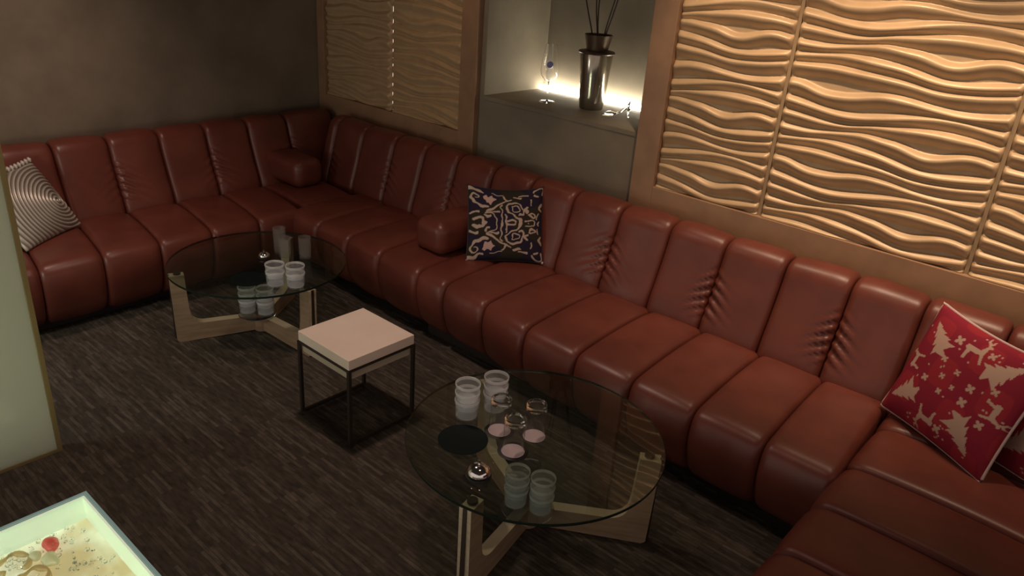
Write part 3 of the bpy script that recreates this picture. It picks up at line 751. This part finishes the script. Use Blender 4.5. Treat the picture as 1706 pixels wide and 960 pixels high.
# ------------------------------------------------------------------ light box let into the floor, bottom left
BZ = -.105
lt = empty('floor_light_box', ((LX0+LX1)/2, (LY0+LY1)/2, -.15)); lcx, lcy = (LX0+LX1)/2, (LY0+LY1)/2
q = lambda x, y, z: (x-lcx, y-lcy, z+.15)
LIT = emit('glowing_sand_bed', (.90,.78,.5), .42); noise_color(LIT, (.66,.48,.25), (.92,.88,.66), 3.5, 4, lo=.40, hi=.62)
rn = [x for x in LIT.node_tree.nodes if x.type == 'VALTORGB'][0]; lk(LIT, rn.outputs[0], bs(LIT).inputs['Emission Color'])
RIML = emit('glowing_green_glass_wall', (.62,.69,.52), .42)
LEDG = clear('bluish_glass_lid', (.90,.97,.94), 1.45)
BLUEDGE = emit('blue_green_glass_edge', (.22,.33,.31), .25)
box('sand_bed', q(LX0+.001, LY0+.001, -.149), q(LX1-.001, LY1-.001, BZ), LIT, lt)
box('side_wall', q(LX0+.001, LY0+.001, BZ), q(LX0+.010, LY1-.001, -.0005), RIML, lt); box('side_wall', q(LX1-.010, LY0+.001, BZ), q(LX1-.001, LY1-.001, -.0005), RIML, lt)
box('side_wall', q(LX0+.010, LY1-.010, BZ), q(LX1-.010, LY1-.001, -.0005), RIML, lt); box('side_wall', q(LX0+.010, LY0+.001, BZ), q(LX1-.010, LY0+.010, -.0005), RIML, lt)
box('glass_lid', q(LX0+.0105, LY0+.0105, -.012), q(LX1-.0105, LY1-.0105, -.001), LEDG, lt)
for lo, hi in (((LX0-.013,LY0-.013), (LX0,LY1+.013)), ((LX1,LY0-.013), (LX1+.013,LY1+.013)), ((LX0,LY1), (LX1,LY1+.013)), ((LX0,LY0-.013), (LX1,LY0))):
    box('glass_kerb', q(*lo, .0005), q(*hi, .006), BLUEDGE, lt)
tag(lt, 'glowing glass-covered light box let into the floor at bottom left', 'light box')
bl = bpy.data.lights.new('pebble_fill', 'AREA'); blo = bpy.data.objects.new('pebble_fill', bl); COL.objects.link(blo)     # added area light under the lid, brightens the pebbles from the near wall
bl.shape = 'RECTANGLE'; bl.size = .9; bl.size_y = .03; bl.energy = 3.0; bl.color = (1.0, .98, .80); blo.location = (lcx, LY0+.03, -.03); blo.rotation_euler = (math.radians(78), 0, 0)
REDS = clear('red_sea_glass', (.9,.3,.3), 1.4, .8, (.95,.24,.24), .2); WHS = clear('white_pebble', (.95,.95,.85), 1.4, .85, (.95,.95,.82), .3); SHELL = clear('tan_shell', (.8,.7,.5), 1.4, .75, (.80,.66,.42), .3)
CRY = real_glass('crystal_chip', (1,1,.97), 1.5)
def pebble(name, x, y, r, flat, M, label, cat, seed, lumps=.13):
    rg = random.Random(seed); bm = bmesh.new(); bmesh.ops.create_icosphere(bm, subdivisions=3, radius=r); k = [rg.uniform(-1, 1) for _ in range(4)]
    for v in bm.verts:
        c = v.co/r; s_ = 1 + lumps*math.sin(4.6*c.x+k[0]*3) + lumps*math.sin(4.2*c.y+k[1]*3)
        v.co = Vector((v.co.x*s_, v.co.y*s_*(.9+.15*k[2]), v.co.z*flat))
    o = frombm(name, bm, M, None, True); o.location = (x, y, BZ+r*flat*.80); return tag(o, label, cat, 'decorations in the floor light box')
pebble('sea_glass', -2.723, .633, .032, .75, REDS, 'red pebble in the glowing floor box', 'pebble', 1)
pebble('pebble', -2.705, .572, .027, .6, WHS, 'round white pebble left below the red one', 'pebble', 2, .05)
pebble('pebble', -2.648, .604, .034, .55, WHS, 'wide white pebble right below the red one', 'pebble', 3, .16)
for i, (x, y, r) in enumerate([(-2.81+.09,.50,.05), (-2.60,.53,.045)]):
    o = tube('shell_ring' if i == 0 else 'shell_curl', [(x+r*math.cos(a)*(1+.1*math.sin(3*a)), y+r*math.sin(a)*1.1, BZ+.010+.003*math.sin(5*a)) for a in np.linspace(.4, 5.6, 26)], [.009+.004*math.sin(7*t) for t in np.linspace(0, 3, 26)], SHELL, None, 10)
    tag(o, ['tan curled shell ring left of the white pebbles', 'tan shell curl below the wide white pebble'][i], 'shell', 'decorations in the floor light box')
# scattered crystal chips
bm = bmesh.new(); rg = random.Random(5)
def chip(x, y, r):
    mt = Matrix.Translation((x, y, BZ+r*.6)) @ Matrix.Rotation(rg.uniform(0,6), 4, 'Z') @ Matrix.Rotation(rg.uniform(-.5,.5), 4, 'X') @ Matrix.Diagonal((1, rg.uniform(.5,.9), rg.uniform(.4,.7), 1))
    bmesh.ops.create_icosphere(bm, subdivisions=1, radius=r, matrix=mt)
for i in range(130):
    t = rg.random()
    if i < 45: x, y = -2.74+.10*rg.gauss(0,.5), .74-.30*t+.02*rg.gauss(0,1)
    elif i < 100: x, y = -2.52+.20*rg.gauss(0,.6), .68+.04*rg.gauss(0,1)
    else: x, y = rg.uniform(-2.78,-1.8), rg.uniform(-.3,.76)
    x = min(max(x, -2.785), -1.78); y = min(max(y, -.32), .775)
    chip(x, y, rg.uniform(.005,.013))
ch = frombm('crystal_chips', bm, CRY); ch['kind'] = 'stuff'; tag(ch, 'clear crystal chips scattered over the glowing sand', 'crystal chips')
